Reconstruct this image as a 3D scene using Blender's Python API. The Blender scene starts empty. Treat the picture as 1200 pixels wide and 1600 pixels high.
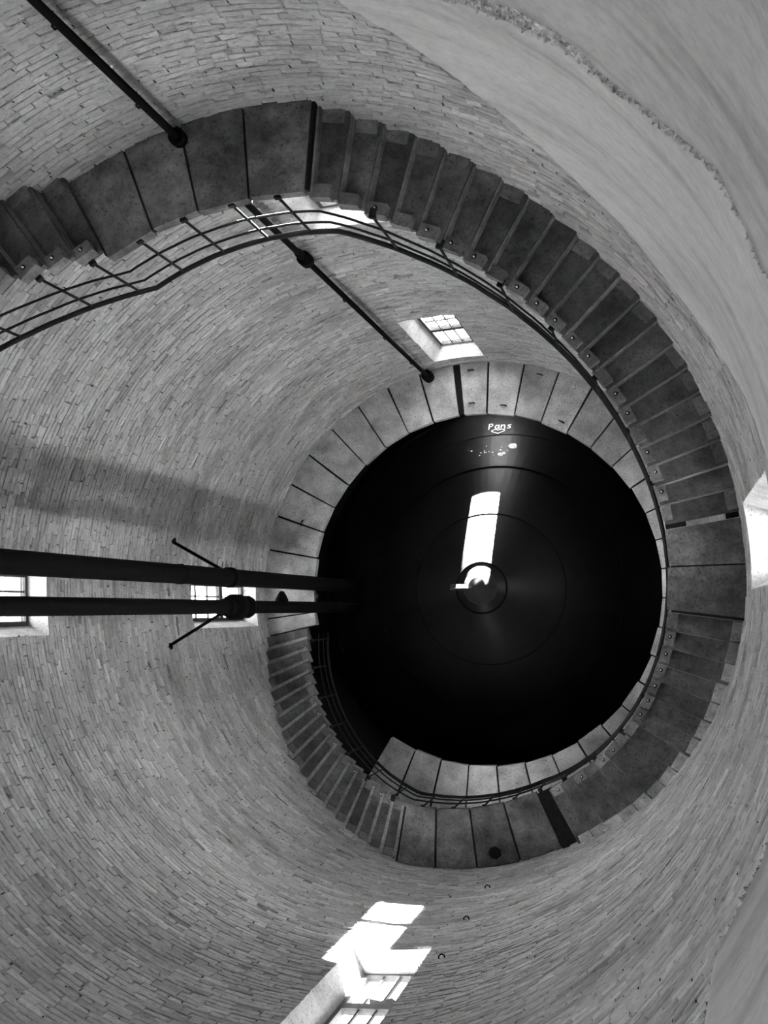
import bpy, math, random
import numpy as np
from mathutils import Vector, Matrix, noise

random.seed(7)
rng = np.random.default_rng(7)
SC = bpy.context.scene
COL = SC.collection
rad = math.radians
R = 4.0                      # inner radius of the tower (m); z = 0 is the camera height

# ---------------------------------------------------------------- camera
IMG_W, IMG_H, FPX = 1200.0, 1600.0, 1756.0
ZEN = (1048.344, 950.685)            # where the verticals meet in the photograph
CAM = Vector((3.199, 0.360, 0.0))
up_c = Vector(((ZEN[0]-600)/FPX, (ZEN[1]-800)/FPX, 1.0)).normalized()   # tower axis seen from the camera
ex_c = (Vector((1, 0, 0)) - up_c*up_c.x).normalized()
ey_c = up_c.cross(ex_c)
right_w = Vector((ex_c.x, ey_c.x, up_c.x))
down_w = Vector((ex_c.y, ey_c.y, up_c.y))
fwd_w = Vector((ex_c.z, ey_c.z, up_c.z))
cd = bpy.data.cameras.new('camera')
cam = bpy.data.objects.new('camera', cd)
COL.objects.link(cam)
m = Matrix.Identity(4)
for i in range(3):
    m[i][0] = right_w[i]; m[i][1] = -down_w[i]; m[i][2] = -fwd_w[i]; m[i][3] = CAM[i]
cam.matrix_world = m
cd.sensor_fit = 'HORIZONTAL'; cd.sensor_width = 36.0; cd.lens = 36.0*FPX/IMG_W
cd.clip_start = 0.05; cd.clip_end = 500
SC.camera = cam

# ---------------------------------------------------------------- sky, sun, exposure
SKY = 12.0
world = bpy.data.worlds.new('sky'); SC.world = world
world.use_nodes = True
bg = world.node_tree.nodes['Background']
bg.inputs[0].default_value = (1, 1, 1, 1); bg.inputs[1].default_value = SKY
SUN_DIR = Vector((0.0241, 1.0, -0.606)).normalized()
sd = bpy.data.lights.new('sun', 'SUN'); sd.energy = 470.0; sd.angle = rad(0.53)
sun = bpy.data.objects.new('sun', sd); COL.objects.link(sun)
sun.rotation_euler = SUN_DIR.to_track_quat('-Z', 'Y').to_euler()
sun.location = (0, -30, 40)
vs = SC.view_settings
vs.view_transform = 'Standard'; vs.look = 'None'; vs.gamma = 1.0; vs.use_curve_mapping = False
vs.exposure = 1.25
SC.cycles.max_bounces = 10; SC.cycles.diffuse_bounces = 6; SC.cycles.transparent_max_bounces = 12
SC.cycles.sample_clamp_indirect = 60.0

# ---------------------------------------------------------------- helpers
def obj(name, mesh, parent=None, label=None, cat=None, group=None, kind=None):
    o = bpy.data.objects.new(name, mesh); COL.objects.link(o)
    if parent is not None: o.parent = parent
    if label: o['label'] = label
    if cat: o['category'] = cat
    if group: o['group'] = group
    if kind: o['kind'] = kind
    return o

def empty(name, label=None, cat=None, loc=(0, 0, 0), kind=None, group=None):
    o = obj(name, None, None, label, cat, group, kind)
    o.location = loc
    return o

class MB:
    """collects polygons for one mesh"""
    def __init__(s): s.v = []; s.f = []; s.smooth = []
    def quad(s, *p, sm=False):
        n = len(s.v); s.v += [tuple(q) for q in p]; s.f.append(tuple(range(n, n+len(p)))); s.smooth.append(sm)
    def hexa(s, p):
        """8 corners: bottom ring 0-3 (ccw seen from above), top ring 4-7"""
        n = len(s.v); s.v += [tuple(q) for q in p]
        for f in ((3, 2, 1, 0), (4, 5, 6, 7), (0, 1, 5, 4), (1, 2, 6, 5), (2, 3, 7, 6), (3, 0, 4, 7)):
            s.f.append(tuple(n+i for i in f)); s.smooth.append(False)
    def box(s, x0, x1, y0, y1, z0, z1):
        s.hexa([(x0, y0, z0), (x1, y0, z0), (x1, y1, z0), (x0, y1, z0), (x0, y0, z1), (x1, y0, z1), (x1, y1, z1), (x0, y1, z1)])
    def cblock(s, a0, a1, r0, r1, z0, z1, jit=0.0):
        """block between two azimuths (deg), radii, heights; straight chord faces"""
        def p(a, r, z):
            a = rad(a); j = [random.uniform(-jit, jit) for _ in range(3)] if jit else (0, 0, 0)
            return (r*math.cos(a)+j[0], r*math.sin(a)+j[1], z+j[2])
        s.hexa([p(a0, r0, z0), p(a0, r1, z0), p(a1, r1, z0), p(a1, r0, z0), p(a0, r0, z1), p(a0, r1, z1), p(a1, r1, z1), p(a1, r0, z1)])
    def tube(s, path, r, n=10, cap=True):
        path = [Vector(p) for p in path]
        rr = r if isinstance(r, (list, tuple)) else [r]*len(path)
        t0 = (path[1]-path[0]).normalized()
        side = t0.orthogonal().normalized()
        base = len(s.v)
        for i, p in enumerate(path):
            if i == 0: t = t0
            elif i == len(path)-1: t = (path[i]-path[i-1]).normalized()
            else: t = ((path[i]-path[i-1]).normalized()+(path[i+1]-path[i]).normalized()).normalized()
            side = (side - t*side.dot(t)).normalized(); b = t.cross(side)
            for k in range(n):
                a = 2*math.pi*k/n
                s.v.append(tuple(p + (side*math.cos(a)+b*math.sin(a))*rr[i]))
        for i in range(len(path)-1):
            for k in range(n):
                a = base+i*n+k; b2 = base+i*n+(k+1) % n
                s.f.append((a, b2, b2+n, a+n)); s.smooth.append(True)
        if cap:
            s.f.append(tuple(base+k for k in reversed(range(n)))); s.smooth.append(False)
            e = base+(len(path)-1)*n
            s.f.append(tuple(e+k for k in range(n))); s.smooth.append(False)
    def mesh(s, name, mat):
        me = bpy.data.meshes.new(name); me.from_pydata(s.v, [], s.f)
        if any(s.smooth): me.polygons.foreach_set('use_smooth', s.smooth)
        me.materials.append(mat); me.update()
        return me

def cyl(a, r, z):
    a = rad(a); return Vector((r*math.cos(a), r*math.sin(a), z))

# ---------------------------------------------------------------- materials
def new_mat(name):
    mt = bpy.data.materials.new(name); mt.use_nodes = True
    nt = mt.node_tree
    return mt, nt, nt.nodes['Principled BSDF']

def math_node(nt, op, a, b=None):
    n = nt.nodes.new('ShaderNodeMath'); n.operation = op
    for i, v in enumerate((a, b)):
        if v is None: continue
        if isinstance(v, (int, float)): n.inputs[i].default_value = v
        else: nt.links.new(v, n.inputs[i])
    return n.outputs[0]

def round_coords(nt, sa, sz, sr=4.0):
    """coordinates along the round wall: (arc length * sa, radius * sr, height * sz)"""
    tc = nt.nodes.new('ShaderNodeNewGeometry')
    sp = nt.nodes.new('ShaderNodeSeparateXYZ'); nt.links.new(tc.outputs['Position'], sp.inputs[0])
    at = math_node(nt, 'ARCTAN2', sp.outputs[1], sp.outputs[0])
    # the seam of the angle lies behind the pipes; cos/sin keep it closed
    ca = math_node(nt, 'MULTIPLY', at, R*sa)
    z = math_node(nt, 'MULTIPLY', sp.outputs[2], sz)
    cb = nt.nodes.new('ShaderNodeCombineXYZ')
    nt.links.new(ca, cb.inputs[0]); nt.links.new(z, cb.inputs[2])
    return cb.outputs[0]

def noise_tex(nt, vec, scale, detail=4.0, rough=0.6):
    n = nt.nodes.new('ShaderNodeTexNoise'); n.inputs['Scale'].default_value = scale
    n.inputs['Detail'].default_value = detail; n.inputs['Roughness'].default_value = rough
    if vec is not None: nt.links.new(vec, n.inputs['Vector'])
    return n.outputs[0]

def ramp(nt, fac, stops):
    r = nt.nodes.new('ShaderNodeValToRGB'); e = r.color_ramp.elements
    while len(e) < len(stops): e.new(0.5)
    for i, (p, v) in enumerate(stops):
        e[i].position = p; e[i].color = (v, v, v, 1)
    nt.links.new(fac, r.inputs[0]); return r.outputs[0]

def mul(nt, a, b, fac=1.0):
    n = nt.nodes.new('ShaderNodeMix'); n.data_type = 'RGBA'; n.blend_type = 'MULTIPLY'
    n.inputs[0].default_value = fac
    nt.links.new(a, n.inputs[6]); nt.links.new(b, n.inputs[7]); return n.outputs[2]

def bump(nt, bsdf, height, strength, dist):
    b = nt.nodes.new('ShaderNodeBump'); b.inputs['Strength'].default_value = strength; b.inputs['Distance'].default_value = dist
    nt.links.new(height, b.inputs['Height']); nt.links.new(b.outputs[0], bsdf.inputs['Normal'])

def world_pos(nt):
    return nt.nodes.new('ShaderNodeNewGeometry').outputs['Position']

def plain(name, v, rough=0.7, metal=0.0, spec=0.5):
    mt, nt, b = new_mat(name)
    n = noise_tex(nt, world_pos(nt), 14.0, 5)
    c = ramp(nt, n, [(0.3, v*0.7), (0.7, min(1, v*1.3))])
    nt.links.new(c, b.inputs['Base Color'])
    b.inputs['Roughness'].default_value = rough; b.inputs['Metallic'].default_value = metal
    b.inputs['Specular IOR Level'].default_value = spec
    return mt

def make_brick_mat():
    mt, nt, b = new_mat('whitewashed_brick')
    geo = nt.nodes.new('ShaderNodeNewGeometry')
    isl = ramp(nt, geo.outputs['Random Per Island'], [(0.0, 0.74), (0.25, 0.92), (0.8, 1.02), (1.0, 1.24)])
    big = ramp(nt, noise_tex(nt, round_coords(nt, 0.5, 1.0), 1.1, 5, 0.65), [(0.3, 0.55), (0.48, 0.9), (0.7, 1.08)])
    small = ramp(nt, noise_tex(nt, round_coords(nt, 1.0, 2.2), 14.0, 5, 0.7), [(0.3, 0.42), (0.43, 0.88), (0.55, 1.0), (0.72, 1.2)])
    base = nt.nodes.new('ShaderNodeRGB'); base.outputs[0].default_value = (0.76, 0.76, 0.76, 1)
    c = mul(nt, mul(nt, mul(nt, base.outputs[0], isl), big), small)
    nt.links.new(c, b.inputs['Base Color'])
    b.inputs['Roughness'].default_value = 0.9; b.inputs['Specular IOR Level'].default_value = 0.2
    bump(nt, b, noise_tex(nt, round_coords(nt, 1, 1.7), 13.0, 7, 0.75), 1.0, 0.075)
    return mt

def make_mortar_mat():
    mt, nt, b = new_mat('old_mortar')
    n = noise_tex(nt, round_coords(nt, 1.0, 1.6), 9.0, 6, 0.75)
    c = ramp(nt, n, [(0.36, 0.02), (0.42, 0.18), (0.47, 0.38), (0.7, 0.5)])
    big = ramp(nt, noise_tex(nt, round_coords(nt, 0.5, 1.0), 0.9, 3), [(0.35, 0.55), (0.65, 1.0)])
    nt.links.new(mul(nt, c, big), b.inputs['Base Color'])
    b.inputs['Roughness'].default_value = 0.95; b.inputs['Specular IOR Level'].default_value = 0.1
    return mt

def make_plaster_mat(name, v):
    mt, nt, b = new_mat(name)
    streak = ramp(nt, noise_tex(nt, round_coords(nt, 0.22, 1.5), 1.6, 6, 0.6), [(0.3, 0.62), (0.48, 0.95), (0.7, 1.1)])
    fine = ramp(nt, noise_tex(nt, round_coords(nt, 1, 1.4), 9.0, 6, 0.7), [(0.3, 0.8), (0.55, 1.0), (0.75, 1.06)])
    base = nt.nodes.new('ShaderNodeRGB'); base.outputs[0].default_value = (v, v, v, 1)
    nt.links.new(mul(nt, mul(nt, base.outputs[0], streak), fine), b.inputs['Base Color'])
    b.inputs['Roughness'].default_value = 0.9; b.inputs['Specular IOR Level'].default_value = 0.2
    bump(nt, b, noise_tex(nt, round_coords(nt, 0.6, 1.5), 12.0, 5, 0.7), 0.5, 0.015)
    return mt

def make_stone_mat(name, lo, hi, scale=5.0, stain=0.5, spread=0.5):
    mt, nt, b = new_mat(name)
    p = world_pos(nt)
    oi = nt.nodes.new('ShaderNodeObjectInfo')
    var = ramp(nt, oi.outputs['Random'], [(0.0, 1.0-spread*0.5), (1.0, 1.0+spread*0.3)])
    c = ramp(nt, noise_tex(nt, p, scale, 6, 0.7), [(0.3, lo), (0.7, hi)])
    st = ramp(nt, noise_tex(nt, p, 1.7, 4, 0.6), [(0.35, 1.0-stain), (0.6, 1.0)])
    sp = ramp(nt, noise_tex(nt, p, 38.0, 2, 0.5), [(0.29, 0.45), (0.40, 0.96), (0.7, 1.12)])
    nt.links.new(mul(nt, mul(nt, mul(nt, c, st), sp), var), b.inputs['Base Color'])
    b.inputs['Roughness'].default_value = 0.85; b.inputs['Specular IOR Level'].default_value = 0.25
    bump(nt, b, noise_tex(nt, p, 25.0, 5, 0.7), 0.5, 0.01)
    return mt

M_BRICK = make_brick_mat()
M_MORTAR = make_mortar_mat()
M_PLASTER = make_plaster_mat('upper_plaster', 0.44)
M_PLASTER2 = make_plaster_mat('lower_plaster', 0.37)
M_REVEAL = make_stone_mat('whitewashed_reveal', 0.38, 0.55, 4.0, 0.3, 0.0)
M_STEP = make_stone_mat('dark_weathered_stone', 0.05, 0.155, 6.0, 0.5, 0.6)
M_LAND = make_stone_mat('dark_landing_stone', 0.06, 0.21, 5.0, 0.55, 0.8)
M_PAD = make_stone_mat('pale_mortar_pad', 0.22, 0.45, 8.0, 0.4, 0.6)
M_RING = make_stone_mat('pale_concrete_slab', 0.34, 0.52, 4.0, 0.45, 0.3)
M_FLOOR = make_stone_mat('floor_concrete', 0.3, 0.45, 3.0, 0.4, 0.0)
M_IRON = plain('black_iron', 0.005, 0.9, 0, 0.05)
M_DAYLIGHT_DOT = plain('hole_daylight_white', 0.75, 0.5)
M_WOOD = plain('painted_window_frame', 0.07, 0.8, 0, 0.2)
M_MARK = plain('white_paint', 0.8, 0.7)

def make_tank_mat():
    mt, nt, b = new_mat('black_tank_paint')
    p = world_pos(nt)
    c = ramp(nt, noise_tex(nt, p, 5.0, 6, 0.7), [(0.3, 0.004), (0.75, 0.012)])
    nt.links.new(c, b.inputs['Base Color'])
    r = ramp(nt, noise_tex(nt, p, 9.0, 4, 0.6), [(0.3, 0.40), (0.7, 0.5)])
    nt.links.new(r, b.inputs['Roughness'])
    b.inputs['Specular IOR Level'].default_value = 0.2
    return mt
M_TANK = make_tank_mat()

def make_glass():
    mt = bpy.data.materials.new('window_glass'); mt.use_nodes = True
    nt = mt.node_tree; nt.nodes.clear()
    out = nt.nodes.new('ShaderNodeOutputMaterial')
    tr = nt.nodes.new('ShaderNodeBsdfTransparent'); tr.inputs[0].default_value = (0.9, 0.9, 0.9, 1)
    gl = nt.nodes.new('ShaderNodeBsdfGlossy'); gl.inputs[1].default_value = 0.05
    mx = nt.nodes.new('ShaderNodeMixShader')
    mx.inputs[0].default_value = 0.08; nt.links.new(tr.outputs[0], mx.inputs[1]); nt.links.new(gl.outputs[0], mx.inputs[2])
    nt.links.new(mx.outputs[0], out.inputs[0])
    return mt
M_GLASS = make_glass()
M_BLACK = plain('black_joint_and_shade', 0.012, 0.95, 0, 0.05)  # flat black for joints, also stands in for shade and dark gaps

# ---------------------------------------------------------------- levels
RISE = 0.17952
Z_RING = 19.45
Z_L1 = 8.859
Z_L2 = Z_L1 + 22*RISE
Z_L3 = Z_L2 + 17*RISE
T_SLAB = 0.12
FLOOR_Z = -1.62
Z_TOP = 23.4
HALF = 6.35                                     # half angle of a window opening (deg)
WZ = [(9.22, 12.0), (16.18, 18.98)]             # sill and head of the two window rows in view
WAZ = [-94.0, -4.0, 86.6, 176.6]
WINS = []                                       # (azimuth, sill, head)
for a in WAZ:
    for z0, z1 in WZ: WINS.append((a, z0, z1))
    WINS.append((a, 2.3, 5.06))
WINS.append((-92.6, 21.4, 22.56))               # tank room

def in_win(az, z):
    for a, z0, z1 in WINS:
        if abs((az-a+180) % 360-180) < HALF and z0 < z < z1: return True
    return False

# ---------------------------------------------------------------- floor and wall
mb = MB(); n = 72
mb.v = [tuple(cyl(360*i/n, R+0.05, FLOOR_Z)) for i in range(n)]; mb.f = [tuple(range(n))]; mb.smooth = [False]
obj('floor', mb.mesh('floor', M_FLOOR), kind='structure', label='round concrete floor at the foot of the tower')

R_BACK = R+0.013
azs = set(float(a) for a in range(-180, 181, 2))
for a, z0, z1 in WINS:
    for e in (a-HALF, a+HALF): azs.add(round((e+180) % 360-180, 4))
azs = sorted(azs)
zs = set([FLOOR_Z, Z_TOP, 0, 1.0, 7.5, 14.0, Z_RING+0.1])
for a, z0, z1 in WINS: zs |= {z0, z1}
zs = sorted(zs)
mb = MB()
idx = {}
for i, a in enumerate(azs):
    for j, z in enumerate(zs):
        idx[i, j] = len(mb.v); mb.v.append(tuple(cyl(a, R_BACK, z)))
for i in range(len(azs)-1):
    for j in range(len(zs)-1):
        if in_win((azs[i]+azs[i+1])/2, (zs[j]+zs[j+1])/2): continue
        mb.f.append((idx[i, j], idx[i, j+1], idx[i+1, j+1], idx[i+1, j])); mb.smooth.append(True)
wme = mb.mesh('wall_round', M_MORTAR); wme.materials.append(M_BLACK)
for p in wme.polygons:
    if p.center.z > Z_RING+0.1: p.material_index = 1  # wall above the ring painted black for the dark of the unlit space
wall = obj('wall_round', wme, kind='structure', label='round whitewashed brick wall of the tower shaft')

# plaster limits along the wall
def lerp(pts, x):
    if x <= pts[0][0]: return pts[0][1]
    for (x0, y0), (x1, y1) in zip(pts, pts[1:]):
        if x <= x1: return y0+(y1-y0)*(x-x0)/(x1-x0)
    return pts[-1][1]
UP_TOP = [(-92, 6.3), (-82, 6.9), (-73.4, 7.34), (-67.7, 7.74), (-58.7, 8.46), (-48.2, 9.1), (-35.3, 9.54), (-24.2, 9.31), (-13.6, 8.85), (0, 8.3), (12, 7.4), (24, 6.3)]
CRACK = [(-180, 5.5), (-92, 6.0), (-66, 6.75), (-57.8, 6.60), (-48.5, 6.45), (-42.7, 6.50), (-35.5, 6.30), (-29.5, 6.04), (-22.2, 6.17), (0, 6.2), (24.7, 6.2), (27.4, 6.21), (31.8, 6.1), (33.7, 5.45), (60, 5.5), (180, 5.5)]
def nz(x, y=0.0, s=0.0): return noise.noise(Vector((x, y, s)))
def gap_half(a):
    w = 0.045 + 0.06*max(0, nz(a*0.35, 3.3)) + 0.02*nz(a*1.9, 9.1)
    if -64 < a < -40: w += 0.07*math.sin(math.pi*(a+64)/24)
    return max(0.008, w)
def up_top(a): return lerp(UP_TOP, a)+0.10*nz(a*0.22, 1.0)+0.05*nz(a*0.9, 2.0)+0.02*nz(a*3, 2.5)
def low_top(a): return lerp(CRACK, a)-gap_half(a)+0.03*nz(a*0.7, 5.0)+0.012*nz(a*3.1, 6.0)
def up_bot(a): return lerp(CRACK, a)+gap_half(a)+0.025*nz(a*0.8, 7.0)+0.012*nz(a*2.8, 8.0)

def coat(name, a0, a1, zb, zt, r, rows, mat, step=0.5, wob=0.012):
    mb = MB(); cols = []
    a = a0
    while a <= a1+1e-6: cols.append(a); a += step
    ring = []
    for a in cols:
        b, t = zb(a), max(zt(a), zb(a)+0.01)
        c = [len(mb.v)]; mb.v.append(tuple(cyl(a, R+0.02, b)))
        for k in range(rows+1):
            z = b+(t-b)*k/rows
            d = wob*nz(a*0.12, z*0.8, 1.0)+0.4*wob*nz(a*0.5, z*2.5, 4.0)
            edge = 0.006 if k in (0, rows) else 0.0
            c.append(len(mb.v)); mb.v.append(tuple(cyl(a, r+d+edge, z)))
        c.append(len(mb.v)); mb.v.append(tuple(cyl(a, R+0.02, t)))
        ring.append(c)
    for i in range(len(cols)-1):
        zm = None
        for k in range(rows+2):
            v = [mb.v[ring[i][k]], mb.v[ring[i+1][k+1]]]
            zm = (v[0][2]+v[1][2])/2
            if in_win((cols[i]+cols[i+1])/2, zm): continue
            mb.f.append((ring[i][k], ring[i][k+1], ring[i+1][k+1], ring[i+1][k])); mb.smooth.append(0 < k < rows+1)
    return obj(name, mb.mesh(name, mat), wall)
coat('plaster_coat', -90, 23, up_bot, up_top, R-0.012, 26, M_PLASTER)['label'] = 'upper plaster coat with ragged edge over brick'
coat('plaster_coat', -180, 180, lambda a: FLOOR_Z, low_top, R-0.03, 40, M_PLASTER2, 0.75)['label'] = 'thicker lower plaster coat'

mb = MB(); a = -68.0; rowsr = 9; prev = None
while a < 34:
    b, t = low_top(a)-0.02, up_bot(a)+0.02; cur = []
    for k in range(rowsr):
        z = b+(t-b)*k/(rowsr-1)
        cur.append(len(mb.v)); mb.v.append(tuple(cyl(a, R-0.004+0.045*nz(a*2.6, z*22, 2.0)+0.02*nz(a*6, z*50, 5.0), z)))
    if prev:
        for k in range(rowsr-1): mb.f.append((prev[k], prev[k+1], cur[k+1], cur[k])); mb.smooth.append(False)
    prev = cur; a += 0.16
o = obj('rubble_band', mb.mesh('rubble_band', make_stone_mat('broken_rubble', 0.03, 0.62, 9.0, 0.3, 0.0)), wall, kind='stuff')
o['label'] = 'crumbling rubble exposed between the two plaster coats'

# bricks: the 300 that show largest are single objects, the rest one mesh
PITCH, BH = 0.0775, 0.0655
MX = np.array([[right_w[i] for i in range(3)], [down_w[i] for i in range(3)], [fwd_w[i] for i in range(3)]])
def project(p):
    q = MX @ (np.array(p)-np.array(CAM)); return 600+FPX*q[0]/q[2], 800+FPX*q[1]/q[2]
def wrap(a): return (a+180) % 360-180
voids = []; slits = []
bricks = []          # a0, a1, z0, z1, kind
nc = int((19.55-5.35)/PITCH)
for k in range(nc):
    z0 = 5.35+k*PITCH; z1 = z0+BH; zm = (z0+z1)/2
    head = k % 3 == 0
    cnt = 184 if head else 96
    pitch = 360.0/cnt; off = random.uniform(0, pitch)
    for j in range(cnt):
        g = rad(1)*R
        a0 = -180+off+j*pitch; a1 = a0+pitch-0.006/g
        if random.random() < 0.10: a1 -= random.uniform(0.004, 0.022)/g
        am = wrap((a0+a1)/2); a0, a1 = am-(a1-a0)/2, am+(a1-a0)/2
        # covered by plaster
        if zm < low_top(am)-0.03: continue
        if -88 < am < 21 and up_bot(am)+0.03 < zm < up_top(am)-0.03: continue
        skip = False; kind = 'header' if head else 'stretcher'
        for a, w0, w1 in WINS:
            if z1 <= w0+0.01 or z0 >= w1-0.01: continue
            d0, d1 = wrap(a0-a), wrap(a1-a)
            if d1 < -HALF or d0 > HALF: continue
            if d0 >= -HALF and d1 <= HALF: skip = True; break
            if d0 < -HALF: a1 = a-HALF
            else: a0 = a+HALF
            kind = 'cut'
            if a1-a0 < 0.4: skip = True; break
        if skip: continue
        bricks.append((a0, a1, z0, z1, kind))
        if random.random() < 0.16: voids.append((a1, z0, random.uniform(0.006, 0.016), random.uniform(0.3, 1.0), random.uniform(0, 0.3)))
        if random.random() < 0.05: slits.append((random.uniform(a0, a1), z1, random.uniform(0.03, 0.14)))
size = []
for i, (a0, a1, z0, z1, kind) in enumerate(bricks):
    s = 0.0
    if kind == 'stretcher' and -125 < (a0+a1)/2 < -66 and z1 < 8.75:
        p = [project(cyl(a, R, z)) for a, z in ((a0, z0), (a1, z0), (a1, z1), (a0, z1))]
        if all(2 < q[0] < 1198 and 2 < q[1] < 1598 for q in p):
            s = 0.5*abs((p[2][0]-p[0][0])*(p[3][1]-p[1][1])-(p[3][0]-p[1][0])*(p[2][1]-p[0][1]))
    size.append(s)
order = sorted(range(len(bricks)), key=lambda i: -size[i])
single = set(i for i in order[:300] if size[i] > 0)
def brick_pts(a0, a1, z0, z1, rf, j):
    """front face corners (jittered) and their backs"""
    out = []
    for a, z in ((a0, z0), (a1, z0), (a1, z1), (a0, z1)):
        ja, jz, jr = (random.uniform(-j, j) for _ in range(3))
        out.append(cyl(a+ja*0.8/0.0698, rf+jr*0.7, z+jz))
    for a, z in ((a0, z0), (a1, z0), (a1, z1), (a0, z1)): out.append(cyl(a, R+0.05, z))
    return out
BF = ((0, 1, 2, 3), (1, 0, 4, 5), (2, 1, 5, 6), (3, 2, 6, 7), (0, 3, 7, 4))
V = []; F = []
for i, (a0, a1, z0, z1, kind) in enumerate(bricks):
    if i in single: continue
    if kind != 'cut' and random.random() < 0.012: continue       # a brick fallen out
    n = len(V); rf = R+random.gauss(0, 0.0035)
    V += [tuple(p) for p in brick_pts(a0, a1, z0, z1, rf, 0.0085)]
    F += [tuple(n+q for q in f) for f in BF]
me = bpy.data.meshes.new('brick_courses'); me.from_pydata(V, [], F); me.materials.append(M_BRICK); me.update()
obj('brick_courses', me, wall, kind='stuff')
mb = MB()                                # open joints where the mortar has dropped out
for a1, z0, wd, hh, lo in voids:
    w_ = math.degrees(wd/R); a0 = a1-0.002; z_ = z0+BH*lo*(1-hh)
    p = [cyl(a0, R-0.003, z_), cyl(a0+w_*0.8, R-0.003, z_+0.004), cyl(a0+w_, R-0.003, z_+BH*hh), cyl(a0+0.02, R-0.003, z_+BH*hh-0.005)]
    mb.quad(*p)
for a0, z1, ln in slits:
    w_ = math.degrees(ln/R)
    mb.quad(cyl(a0, R-0.002, z1), cyl(a0+w_, R-0.002, z1+0.002), cyl(a0+w_*0.8, R-0.002, z1+0.010), cyl(a0+w_*0.2, R-0.002, z1+0.008))
obj('open_joints', mb.mesh('open_joints', M_BLACK), wall, kind='stuff')
variants = []
w = 360.0/96-0.006/(rad(1)*R)
for q in range(8):
    P8 = brick_pts(-w/2, w/2, 0, BH, R, 0.0075)
    me = bpy.data.meshes.new('brick'); me.from_pydata([tuple(p) for p in P8], [], list(BF)); me.materials.append(M_BRICK); me.update()
    variants.append(me)
for i in sorted(single):
    a0, a1, z0, z1, kind = bricks[i]
    o = obj('brick', random.choice(variants), wall)
    o.rotation_euler.z = rad((a0+a1)/2); o.location = (0, 0, z0)

# ---------------------------------------------------------------- windows
FX, FY, OX = 4.28, 0.31, 4.56       # frame plane, half width there, outer face of the wall
def window_meshes(z0, z1, tall):
    zf0 = z0+0.25 if tall else z0+0.02
    g = {}
    mb = MB(); S = 6
    inn = [(-HALF+2*HALF*k/S) for k in range(S+1)]
    yy = [(-FY+2*FY*k/S) for k in range(S+1)]
    for k in range(S):
        mb.quad(cyl(inn[k], R, z1), cyl(inn[k+1], R, z1), (FX, yy[k+1], z1), (FX, yy[k], z1))          # head
        mb.quad(cyl(inn[k+1], R, z0), cyl(inn[k], R, z0), (FX, yy[k], zf0), (FX, yy[k+1], zf0))        # sill
    for s in (-1, 1):
        mb.quad(cyl(s*HALF, R, z0), cyl(s*HALF, R, z1), (FX, s*FY, z1), (FX, s*FY, zf0))
    mb.quad((FX, -FY, z1), (FX, FY, z1), (OX, FY, z1), (OX, -FY, z1))
    mb.quad((FX, FY, zf0), (FX, -FY, zf0), (OX, -FY, zf0-0.1), (OX, FY, zf0-0.1))
    for s in (-1, 1): mb.quad((FX, s*FY, zf0), (FX, s*FY, z1), (OX, s*FY, z1), (OX, s*FY, zf0-0.1))
    # plastered lip on the wall around the opening, closing the joint behind the bricks
    for k in range(S):
        mb.quad(cyl(inn[k], R, z1), cyl(inn[k], R_BACK+0.01, z1+0.004), cyl(inn[k+1], R_BACK+0.01, z1+0.004), cyl(inn[k+1], R, z1))
        mb.quad(cyl(inn[k], R, z0), cyl(inn[k], R_BACK+0.01, z0-0.004), cyl(inn[k+1], R_BACK+0.01, z0-0.004), cyl(inn[k+1], R, z0))
    for s in (-1, 1):
        mb.quad(cyl(s*HALF, R, z0), cyl(s*HALF, R, z1), cyl(s*(HALF+0.1), R_BACK+0.01, z1), cyl(s*(HALF+0.1), R_BACK+0.01, z0))
    g['reveal'] = mb.mesh('reveal', M_REVEAL)
    mb = MB(); t = 0.05; d0, d1 = FX-0.03, FX+0.04
    mb.box(d0, d1, -FY, FY, zf0, zf0+t); mb.box(d0, d1, -FY, FY, z1-t, z1)
    mb.box(d0, d1, -FY, -FY+t, zf0+t, z1-t); mb.box(d0, d1, FY-t, FY, zf0+t, z1-t)
    g['frame'] = mb.mesh('frame', M_WOOD)
    zt = z1-1.0
    if not tall:
        mb = MB(); mb.box(FX+0.002, FX+0.005, -FY+t, FY-t, zf0+t, z1-t)
        g['bars'] = []; g['panes'] = [mb.mesh('pane', M_GLASS)]
        return g
    mb = MB(); mb.box(FX-0.03, FX+0.04, -FY+t, FY-t, zt-0.07, zt+0.07); g['transom'] = mb.mesh('transom', M_WOOD)
    yb = [-0.09, 0.09]
    low, high = zf0+t, z1-t
    rows = [low+(zt-0.045-low)*k/3 for k in range(4)] if tall else [low, zt-0.045]
    bars = []
    for y in yb:
        mb = MB(); mb.box(FX-0.012, FX+0.016, y-0.011, y+0.011, low, zt-0.045); bars.append(mb.mesh('glazing_bar', M_WOOD))
        mb = MB(); mb.box(FX-0.012, FX+0.016, y-0.011, y+0.011, zt+0.045, high); bars.append(mb.mesh('glazing_bar', M_WOOD))
    for z in rows[1:-1]:
        mb = MB(); mb.box(FX-0.014, FX+0.018, -FY+t, FY-t, z-0.013, z+0.013); bars.append(mb.mesh('glazing_bar', M_WOOD))
    g['bars'] = bars
    cols = [-FY+t, yb[0], yb[1], FY-t]
    zr = list(zip(rows[:-1], rows[1:])) + [(zt+0.045, high)]
    panes = []
    for a, b in zr:
        for c, d in zip(cols[:-1], cols[1:]):
            mb = MB(); mb.box(FX+0.002, FX+0.005, c+0.004, d-0.004, a+0.004, b-0.004); panes.append(mb.mesh('pane', M_GLASS))
    g['panes'] = panes
    return g
wcache = {}
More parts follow.
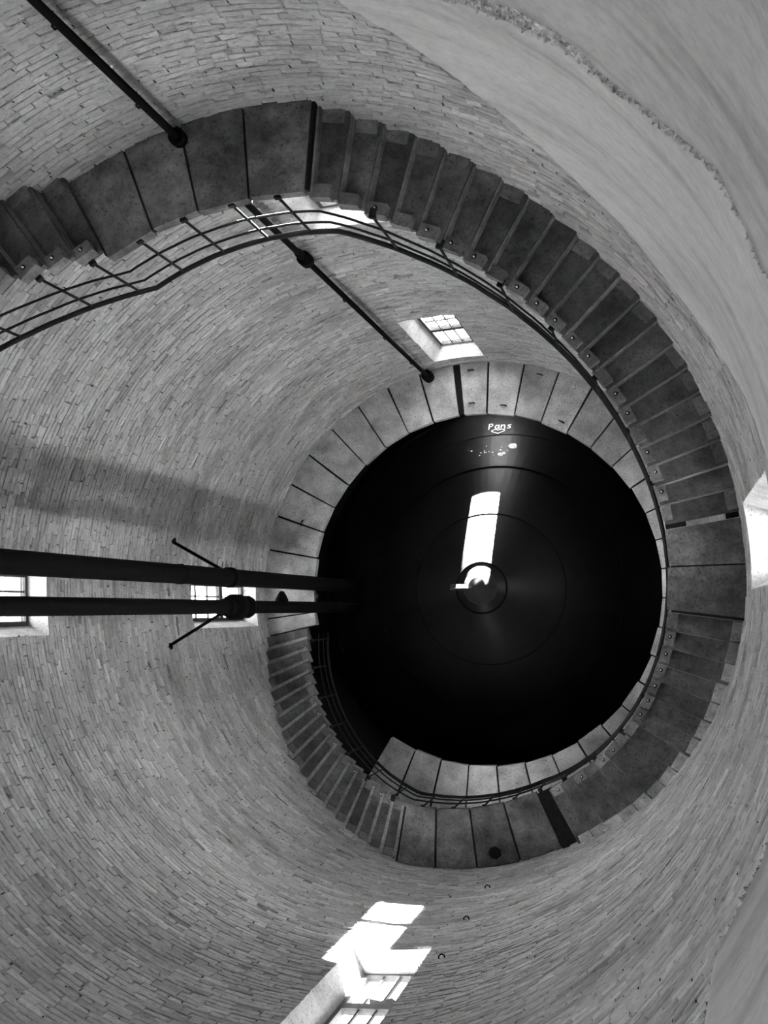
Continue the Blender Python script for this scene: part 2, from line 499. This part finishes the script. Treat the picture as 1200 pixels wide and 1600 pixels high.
desc = {(-94.0, 16.18): 'barred window between thin drainpipe and pale ring slabs',
        (-94.0, 9.22): 'sunlit window recess behind the landing railing',
        (176.6, 16.18): 'bright window behind the two thick pipes where the braces meet',
        (176.6, 9.22): 'bright window behind the two thick pipes below the braces',
        (86.6, 9.22): 'barred window with broken pane below the sun patch',
        (-4.0, 9.22): 'window recess beside the two-slab landing'}
for i, (a, z0, z1) in enumerate(WINS):
    key = (z0, z1)
    if key not in wcache: wcache[key] = window_meshes(z0, z1, z1-z0 > 2)
    g = wcache[key]
    w = empty('window_%d' % (i+1), desc.get((a, z0), 'deep window recess in the round brick wall'), None, kind='structure')
    w.rotation_euler.z = rad(a)
    for nme in ('reveal', 'frame', 'transom'):
        if nme in g: obj(nme, g[nme], w)
    for b in g['bars']: obj('glazing_bar', b, w)
    for k, p in enumerate(g['panes']):
        if a == 86.6 and z0 == 9.22 and k in (9, 10): continue      # broken out
        obj('pane', p, w)
    if a == 86.6 and z0 == 9.22:
        mb = MB(); z = z1-1.0+0.05
        sh = [(-0.24, z), (-0.1, z+0.1), (0.02, z+0.04), (0.07, z+0.22), (-0.06, z+0.16), (-0.15, z+0.26), (-0.25, z+0.12)]
        n = len(sh)
        mb.v = [(FX-0.01, y, q) for y, q in sh]+[(FX, y, q) for y, q in sh]
        mb.f = [tuple(range(n)), tuple(reversed(range(n, 2*n)))]+[(k, (k+1) % n, n+(k+1) % n, n+k) for k in range(n)]
        mb.smooth = [False]*len(mb.f)
        obj('board_shard', mb.mesh('board_shard', M_WOOD), w)
    # daylight portal: guides sampling of the sky through this opening
    pd = bpy.data.lights.new('sky_portal', 'AREA'); pd.shape = 'RECTANGLE'
    pd.size = 2*FY; pd.size_y = z1-z0-0.2; pd.cycles.is_portal = True
    po = bpy.data.objects.new('sky_portal', pd); COL.objects.link(po)
    d = Vector((math.cos(rad(a)), math.sin(rad(a)), 0))
    po.location = d*(OX+0.02)+Vector((0, 0, (z0+z1)/2+0.08))
    po.rotation_euler = (-d).to_track_quat('-Z', 'Z').to_euler()

# ---------------------------------------------------------------- ring walkway at the top
R_IN = 3.075
ring = empty('ring_walkway', 'ring of pale concrete slabs around the dark tank bottom', 'walkway')
edges = [121.84-9.11*k for k in range(35)]+[-192.4]
for k in range(len(edges)-1):
    a1, a0 = edges[k], edges[k+1]
    g = 0.2+0.1*random.random()
    if abs(a0+96.8) < 4.5: a0 += 1.4
    mb = MB()
    dz = random.uniform(-0.012, 0.012)
    r0 = R_IN+random.uniform(-0.02, 0.02)
    mb.cblock(a0+g, a1-g, r0, R+0.06, Z_RING+dz, Z_RING+0.14, 0.006)
    obj('slab', mb.mesh('slab', M_RING), ring)
    if g > 0 and a0 > -191:
        mb = MB(); mb.cblock(edges[k+1]-(0.4), a0+0.4, R_IN+0.03, R+0.02, Z_RING+0.06, Z_RING+0.13)
        obj('joint_filler', mb.mesh('joint_filler', M_BLACK), ring)
loop = MB()
pts = [(-0.05, 0, 0.02), (-0.05, 0, -0.03), (-0.03, 0, -0.055), (0.03, 0, -0.055), (0.05, 0, -0.03), (0.05, 0, 0.02)]
loop.tube(pts, 0.010, 6); loop_me = loop.mesh('lifting_loop', M_IRON)
for px_a, px_r in ((-92.5, 3.26), (-92.3, 3.86), (-74.0, 3.86), (-82.5, 3.22), (-160, 3.5), (-63.5, 3.2)):
    o = obj('lifting_loop', loop_me, ring); o.location = cyl(px_a, px_r, Z_RING); o.rotation_euler.z = rad(px_a+90)

# ---------------------------------------------------------------- stairs and landings
STEP = 3.585
W_IN = 3.205
def step_mesh(d):
    mb = MB(); j = 0.006
    mb.cblock(0, d+0.35, W_IN, R+0.05, -0.065, 0, j)                      # tread
    return mb.mesh('step', M_STEP)
def riser_mesh(t=0.48, mat=None):
    mb = MB(); mb.cblock(0, t, W_IN+0.02, R+0.05, -RISE-0.004, -0.06, 0.005)
    return mb.mesh('riser', mat or M_RISER)
M_RISER = make_stone_mat('pale_riser_stone', 0.15, 0.36, 7.0, 0.5, 0.5)  # paler than the treads, so each step edge stands out
M_RISER_LIT = make_stone_mat('lit_riser_stone', 0.2, 0.42, 7.0, 0.4, 0.4)  # top flight: paler colour stands in for light on the riser fronts
def end_mesh(d):
    mb = MB(); mb.cblock(0.0, d*0.93, W_IN-0.012, W_IN+0.10, -RISE+0.008, -0.03, 0.009)
    return mb.mesh('end_block', M_PAD2)
def pad_mesh(d, mat, depth):
    mb = MB(); mb.cblock(random.uniform(0.3, 0.8), d+random.uniform(-0.2, 0.15), R-random.uniform(0.7, 1.2)*depth, R+0.03, -RISE*random.uniform(0.45, 0.8), -0.05, 0.014)
    return mb.mesh('wall_pad', mat)
M_PAD2 = make_stone_mat('weathered_end_stone', 0.11, 0.24, 8.0, 0.4, 0.7)
daylight_dot = MB(); daylight_dot.tube([(0, 0, 0.01), (0, 0, -0.018)], 0.009, 8); daylight_dot_me = daylight_dot.mesh('daylight_dot', M_DAYLIGHT_DOT)  # white dots painted for daylight seen through holes in the end blocks
cap = MB(); cap.tube([(0, 0, 0.01), (0, 0, -0.004)], 0.022, 8); dot_rim_me = cap.mesh('dot_rim', M_IRON)
SV = [step_mesh(STEP) for _ in range(4)]; RV = [riser_mesh() for _ in range(4)]; RV3 = [riser_mesh(1.35, M_RISER_LIT) for _ in range(4)]; EV = [end_mesh(STEP) for _ in range(5)]; PV = [pad_mesh(STEP, M_PAD2, 0.12) for _ in range(7)]; PV2 = [pad_mesh(STEP, M_PAD, 0.09) for _ in range(7)]

black_step = step_mesh(STEP); black_step.materials[0] = M_BLACK
def flight(label, a0, ztop, nsteps, d=STEP, skip_dot=0.3, pads=None, risers=None, dark_last=False):
    fl = empty('stair_flight', label, 'stairs', cyl(a0, 3.6, ztop), group='flights of the winding stair')
    base = Matrix.Translation(fl.location)
    fl_inv = -Vector(fl.location)
    for i in range(1, nsteps+1):
        s = obj('step', random.choice(SV), fl)
        s.location = fl_inv+Vector((0, 0, ztop+i*RISE)); s.rotation_euler.z = rad(a0+(i-1)*d)
        s.scale = (1, 1, 1)
        if dark_last and i == nsteps:                     # black step standing in for the dark gap before the landing
            s.data = black_step
            continue
        obj('riser', random.choice(risers or RV), s)
        obj('end_block', random.choice(EV), s)
        if pads is not None or random.random() < 0.8: obj('wall_pad', random.choice(pads or PV), s)
        if random.random() > skip_dot:
            b = obj('dot_rim', dot_rim_me, s); b.location = cyl(STEP*0.45, W_IN+0.05, -RISE+0.006)
            b = obj('daylight_dot', daylight_dot_me, s); b.location = cyl(STEP*0.45, W_IN+0.045, -RISE+0.002)
    return fl

def landing(label, joints, z):
    ld = empty('stair_landing', label, 'landing', cyl((joints[0]+joints[-1])/2, 3.6, z), group='landings of the winding stair')
    for a0, a1 in zip(joints, joints[1:]):
        mb = MB(); g = random.uniform(0.14, 0.24)
        mb.cblock(a0+g, a1-g, W_IN-0.02+random.uniform(-.01, .01), R+0.06, z+random.uniform(-.008, .008), z+T_SLAB, 0.005)
        o = obj('slab', mb.mesh('slab', M_LAND), ld); o.location = -Vector(ld.location)
    for a in joints[1:-1]:
        mb = MB(); mb.cblock(a-0.3, a+0.3, W_IN, R+0.02, z+0.04, z+T_SLAB-0.01)
        o = obj('joint_filler', mb.mesh('joint_filler', M_BLACK), ld); o.location = -Vector(ld.location)
    ends = [(joints[0]-0.02, W_IN+0.02, R+0.02), (joints[-1]+0.02, W_IN+0.02, R+0.02)]
    if len(joints) == 3: ends = [(joints[0]-0.6, W_IN, 3.43), (joints[0]-0.6, 3.86, R+0.02)]+ends[1:]  # two-slab landing: black end blocks added so only the mid-gap shows light
    for a, r0, r1 in ends:
        w_ = 0.6 if r1-r0 < 0.5 else 0.3
        mb = MB(); mb.cblock(a-w_, a+w_, r0, r1, z+0.03, z+T_SLAB-0.02)
        o = obj('joint_filler', mb.mesh('joint_filler', M_BLACK), ld); o.location = -Vector(ld.location)
    return ld

A1 = [-120.1, -111.4, -103.4, -94.6, -85.65]
A2 = [-10.37+1.1, -1.75, 6.8]
A3 = [65.1, 73.9, 82.75, 91.3, 99.4]
T1, T2, T3 = Z_L1+T_SLAB, Z_L2+T_SLAB, Z_L3+T_SLAB
landing('dark four-slab landing crossed by the thin vertical drainpipe', A1, Z_L1)
landing('dark two-slab landing beside the window recess and sunlit gap', A2, Z_L2)
ld3 = landing('dark four-slab landing below the pale ring, with the railing curving along its edge', A3, Z_L3)
mb = MB(); q = cyl(78.6, 3.82, Z_L3)
mb.tube([q+Vector((0, 0, 0.01)), q-Vector((0, 0, 0.03))], [0.10, 0.075], 7)  # black disc standing in for the dark of a hole through the slab
o = obj('hole_dark_disc', mb.mesh('hole_dark_disc', M_BLACK), ld3); o.location = -Vector(ld3.location)
A0 = [A1[0]-21*STEP-34.4+8.6*k for k in range(5)]
landing('dark landing at the foot of the lowest stair flight', A0, Z_L1-22*RISE)
flight('lowest stair flight climbing to the landing the drainpipe crosses', A1[0]-21*STEP, T1-22*RISE, 21)
flight('longest stair flight sweeping from the drainpipe landing up to the two-slab landing', A1[-1], T1, 21)
flight('stair flight with pale wall pads rising from the two-slab landing', A2[-1], T2, 16, 3.6, 0.4, PV2, None, True)
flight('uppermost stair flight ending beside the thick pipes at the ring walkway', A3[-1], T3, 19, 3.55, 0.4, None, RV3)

# ---------------------------------------------------------------- railing
AZ_S = A1[0]-21*STEP
def walk_z(a):
    if a < AZ_S: return T1-22*RISE
    if a < A1[0]: return T1-22*RISE+22*RISE*(a-AZ_S)/(A1[0]-AZ_S)
    if a < A1[-1]: return T1
    if a < A2[0]: return T1+22*RISE*(a-A1[-1])/(A2[0]-A1[-1])
    if a < A2[-1]: return T2
    if a < A3[0]: return T2+17*RISE*(a-A2[-1])/(A3[0]-A2[-1])
    if a < A3[-1]: return T3
    e = A3[-1]+19*3.55
    if a < e: return T3+20*RISE*(a-A3[-1])/(e-A3[-1])
    return Z_RING+T_SLAB
R_RAIL = 3.175
rl = empty('stair_railing', 'black iron three-bar railing following the inner edge of the stair', 'railing', cyl(-106, R_RAIL, T1))
def rail(h, r, name):
    mb = MB(); path = []
    a = -195.0
    while a <= 166: path.append(cyl(a, R_RAIL+0.006*nz(a*0.3, h), walk_z(a)+h+0.008*nz(a*0.2, h+3))); a += 1.5
    mb.tube(path, r, 8)
    o = obj(name, mb.mesh(name, M_RAIL), rl); o.location = -Vector(rl.location)
M_RAIL = plain('black_railing_iron', 0.015, 0.8, 0, 0.12)
rail(0.86, 0.026, 'handrail'); rail(0.60, 0.012, 'rail'); rail(0.31, 0.012, 'rail')
posts = [-190, -180, -170, -160, -149.7, -139.3, -129.1, -122.3, -114.3, -106.2, -97.9, -90.2, -77, -67.5, -57.7, -48, -38, -28, -18, -8, 0, 6, 16, 26, 36, 46, 56, 64, 71, 79, 87, 95, 104, 114, 124, 134, 144, 154, 163]
for a in posts:
    z = walk_z(a)
    mb = MB(); mb.tube([cyl(a, R_RAIL, z-0.10), cyl(a, R_RAIL, z+0.86)], 0.013, 8)
    mb.cblock(a-0.5, a+0.5, R_RAIL-0.02, W_IN+0.04, z-0.10, z-0.05)
    o = obj('post', mb.mesh('post', M_RAIL), rl); o.location = -Vector(rl.location)

# ---------------------------------------------------------------- pipes
def add_pipe(name, label, a, r, pr, z_end, z_start, group=None):
    p = empty(name, label, 'pipe', cyl(a, r, z_start), group=group)
    o0 = -Vector(p.location)
    mb = MB(); c = cyl(a, r, 0)
    path = [Vector((c.x, c.y, z)) for z in np.linspace(z_start, z_end, 14)]
    mb.tube(path, pr, 16)
    o = obj('pipe_run', mb.mesh('pipe_run', M_IRON), p); o.location = o0
    return p, o0, c
def flange(p, o0, c, z, r, h, name='flange'):
    mb = MB(); mb.tube([Vector((c.x, c.y, z-h/2)), Vector((c.x, c.y, z+h/2))], r, 12)
    o = obj(name, mb.mesh(name, M_IRON), p); o.location = o0
p1, o1, c1 = add_pipe('riser_pipe', 'thicker of the two black pipes crossing the left windows', -178.4, 2.93, 0.125, 21.85, FLOOR_Z, 'black riser pipes')
p2, o2, c2 = add_pipe('riser_pipe', 'thinner black pipe with a valve bulge, lying next to the thick pipe', 173.4, 2.95, 0.098, 21.87, FLOOR_Z, 'black riser pipes')
for z in (4.0, 9.0, 13.4): flange(p1, o1, c1, z, 0.135, 0.05, 'joint_collar')
flange(p1, o1, c1, 15.1, 0.15, 0.14, 'clamp')
flange(p2, o2, c2, 15.35, 0.19, 0.20); flange(p2, o2, c2, 15.75, 0.17, 0.08); flange(p2, o2, c2, 15.0, 0.13, 0.08, 'clamp')
mb = MB()                                                   # pointed vent on the thin pipe
q = Vector((c2.x, c2.y, 17.35)); d = (Vector((c1.x, c1.y, 0))-Vector((c2.x, c2.y, 0))).normalized()
mb.tube([q, q+d*0.12, q+d*0.20, q+d*0.26], [0.11, 0.11, 0.07, 0.03], 10)
o = obj('vent_cap', mb.mesh('vent_cap', M_IRON), p2); o.location = o2
def brace(label, wall_a, c, z, rad_off):
    w_ = cyl(wall_a, R+0.03, z); d = (Vector((c.x, c.y, z))-w_)
    t = Vector((-math.sin(rad(wall_a)), math.cos(rad(wall_a)), 0))
    end = Vector((c.x, c.y, z))-d.normalized()*rad_off
    mb = MB(); mb.tube([w_, end, end+d.normalized()*rad_off*0.6], 0.024, 8)
    mb.tube([cyl(wall_a, R-0.02, z), cyl(wall_a, R-0.035, z)], 0.05, 8)
    obj('pipe_brace', mb.mesh('pipe_brace', M_IRON), None, label, 'brace', 'iron braces holding the riser pipes')
brace('iron brace tying the thicker black pipe to the wall', -170.8, c1, 15.37, 0.12)
brace('iron brace tying the thinner black pipe to the wall', 166.8, c2, 15.2, 0.10)

dp = empty('drainpipe', 'thin black drainpipe running up the brick wall through the four-slab landing', 'pipe', cyl(-103.55, 3.86, FLOOR_Z))
c = cyl(-103.55, 3.86, 0)
mb = MB(); mb.tube([Vector((c.x, c.y, z)) for z in np.linspace(FLOOR_Z, 19.4, 24)], 0.037, 10)
o0 = -Vector(dp.location)
o = obj('pipe_run', mb.mesh('pipe_run', M_IRON), dp); o.location = o0
flange(dp, o0, c, 12.36, 0.085, 0.17, 'coupling'); flange(dp, o0, c, 12.14, 0.05, 0.1, 'coupling')
for z in (6.85, 8.15, 10.4, 14.2, 16.4, 18.2):
    mb = MB(); t = cyl(-103.55, 1, 0); s = Vector((-t.y, t.x, 0))
    q = Vector((c.x, c.y, z))
    mb.tube([q+s*0.03, q-s*0.055, q-s*0.07+t*0.03, q-s*0.05+t*0.08, q-s*0.04+t*0.18], 0.009, 6)
    o = obj('hook', mb.mesh('hook', M_IRON), dp); o.location = o0
for z, r_, h in ((19.28, 0.10, 0.22), (8.80, 0.075, 0.10)):
    flange(dp, o0, c, z, r_, h, 'socket')

# ---------------------------------------------------------------- tank above the ring
M_TANK2 = plain('outlet_paint', 0.022, 0.6, 0, 0.2)
ZB, SL, RB = 19.5, 1.02, 0.44
def cone_pt(a, r, off=0.0):
    n = Vector((math.sin(math.atan(SL)), -math.cos(math.atan(SL))))      # outward-down normal in (r, z)
    return cyl(a, r+n.x*off, ZB+(r-RB)*SL+n.y*off)
tank = empty('water_tank', 'black riveted cone bottom of the tank above the ring, crossed by a sunlit strip', 'tank', (0, 0, ZB))
to = -Vector(tank.location)
rads = [0.25, 0.44, 1.37, 2.37, 3.10, 3.75, 4.10]
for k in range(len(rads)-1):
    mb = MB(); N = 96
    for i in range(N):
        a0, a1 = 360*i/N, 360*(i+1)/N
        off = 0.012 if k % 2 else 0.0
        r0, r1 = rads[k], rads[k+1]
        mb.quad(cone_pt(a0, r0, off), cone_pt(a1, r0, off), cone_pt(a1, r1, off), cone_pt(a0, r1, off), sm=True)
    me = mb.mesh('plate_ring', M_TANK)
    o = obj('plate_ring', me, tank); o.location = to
M_SEAM = plain('tar_seam', 0.004, 0.9, 0, 0.05)
for r in rads[1:6]:
    mb = MB(); mb.tube([cone_pt(360*i/96, r, 0.006) for i in range(97)], 0.017, 6, cap=False)
    o = obj('seam', mb.mesh('seam', M_SEAM), tank); o.location = to
mb = MB(); mb.tube([(0, 0, z) for z in (ZB+0.2, 19.36, 19.28, 19.1, 18.9, 18.78, 18.74)], [0.30, 0.30, 0.27, 0.19, 0.10, 0.05, 0.015], 32)
o = obj('outlet_bulb', mb.mesh('outlet_bulb', M_TANK2), tank); o.location = to
mb = MB(); xs = [-0.46, -0.38, -0.27, -0.16, -0.05, 0.05]
for k in range(5):
    h0, h1 = (0.03+0.02*nz(q*9, 4.4) for q in (xs[k], xs[k+1])); x0, x1 = xs[k], xs[k+1]
    zc = 19.02
    mb.hexa([(x0, -0.02+h0, zc-h0), (x1, -0.02+h1, zc-h1), (x1, 0.01+h1, zc+0.03-h1), (x0, 0.01+h0, zc+0.03-h0), (x0, -0.02-h0, zc+h0), (x1, -0.02-h1, zc+h1), (x1, 0.01-h1, zc+0.03+h1), (x0, 0.01-h0, zc+0.03+h0)])
o = obj('sloping_bracket', mb.mesh('sloping_bracket', M_TANK2), tank); o.location = to
# graffiti and splashes of white paint on the plates
def on_cone(x, s, off=0.016):
    """x along the picture's horizontal (m), s distance along the plate from the seam at r = 3.10"""
    r = 3.10+s/math.sqrt(1+SL*SL); a = -90+math.degrees(x/r); return cone_pt(a, r, off)
def stroke(pts, wd, name='painted_mark'):
    mb = MB()
    for (x0, s0), (x1, s1) in zip(pts, pts[1:]):
        dx, ds = x1-x0, s1-s0; l = math.hypot(dx, ds) or 1; nx, ns = -ds/l*wd/2, dx/l*wd/2
        ex_, es_ = dx/l*wd*0.3, ds/l*wd*0.3
        mb.quad(on_cone(x0+nx-ex_, s0+ns-es_), on_cone(x1+nx+ex_, s1+ns+es_), on_cone(x1-nx+ex_, s1-ns+es_), on_cone(x0-nx-ex_, s0-ns-es_))
    o = obj(name, mb.mesh(name, M_MARK), tank); o.location = to
gx, gs = -0.30, 0.22
U = 0.10
def letter(pts, k): stroke([(gx+k*U*1.25+x*U, gs+y*U*1.5) for x, y in pts], 0.022, 'letter')
letter([(0, 0), (0, 1.2), (0.5, 1.2), (0.7, 0.9), (0.5, 0.6), (0, 0.6)], 0)
letter([(0.7, 0.7), (0.2, 0.8), (0, 0.4), (0.2, 0), (0.7, 0.1), (0.7, 0.8), (0.8, 0)], 1)
letter([(0, 0), (0, 0.8), (0.1, 0.6), (0.5, 0.8), (0.7, 0.6), (0.7, 0)], 2)
letter([(0.7, 0.8), (0.2, 0.75), (0.15, 0.5), (0.6, 0.35), (0.6, 0.05), (0, 0)], 3)
hp = [(0.6*math.sin(t)**3, 0.5*(0.8125*math.cos(t)-0.3125*math.cos(2*t)-0.125*math.cos(3*t)-0.0625*math.cos(4*t))) for t in np.linspace(0, 2*math.pi, 25)]
stroke([(-0.10+x*0.22, 0.13+y*0.16) for x, y in hp], 0.022)
def splash(x, s, r, seed):
    mb = MB(); n = 16
    rr = [r*(0.7+0.5*abs(nz(k*0.9, seed))) for k in range(n)]
    c_ = on_cone(x, s)
    for k in range(n):
        t0, t1 = 2*math.pi*k/n, 2*math.pi*(k+1)/n
        mb.quad(c_, on_cone(x+rr[k]*math.cos(t0), s+rr[k]*math.sin(t0)), on_cone(x+rr[(k+1) % n]*math.cos(t1), s+rr[(k+1) % n]*math.sin(t1)))
    o = obj('paint_splash', mb.mesh('paint_splash', M_MARK), tank); o.location = to
splash(0.24, -0.38, 0.115, 1); splash(0.02, -0.66, 0.07, 2); splash(0.09, -0.62, 0.05, 3)
for k in range(16): splash(-0.2+random.gauss(0, 0.16), -0.5+random.gauss(0, 0.14), random.uniform(0.008, 0.028), 10+k)

# ---------------------------------------------------------------- small iron things on the wall
st = MB()
st.tube([(0, -0.03, 0), (-0.03, -0.03, 0.0), (-0.045, 0, 0.01), (-0.03, 0.03, 0.0), (0, 0.03, 0)], 0.008, 6)
st_me = st.mesh('wall_staple', M_IRON)
for a, z, w_ in ((77.5, 14.52, 'topmost'), (77.6, 13.03, 'middle'), (77.5, 11.56, 'lowest')):
    o = obj('wall_staple', st_me, None, w_+' of three small iron staples in the brick beside the sun patch', 'staple', 'iron staples in the wall')
    o.location = cyl(a, R+0.005, z); o.rotation_euler.z = rad(a)
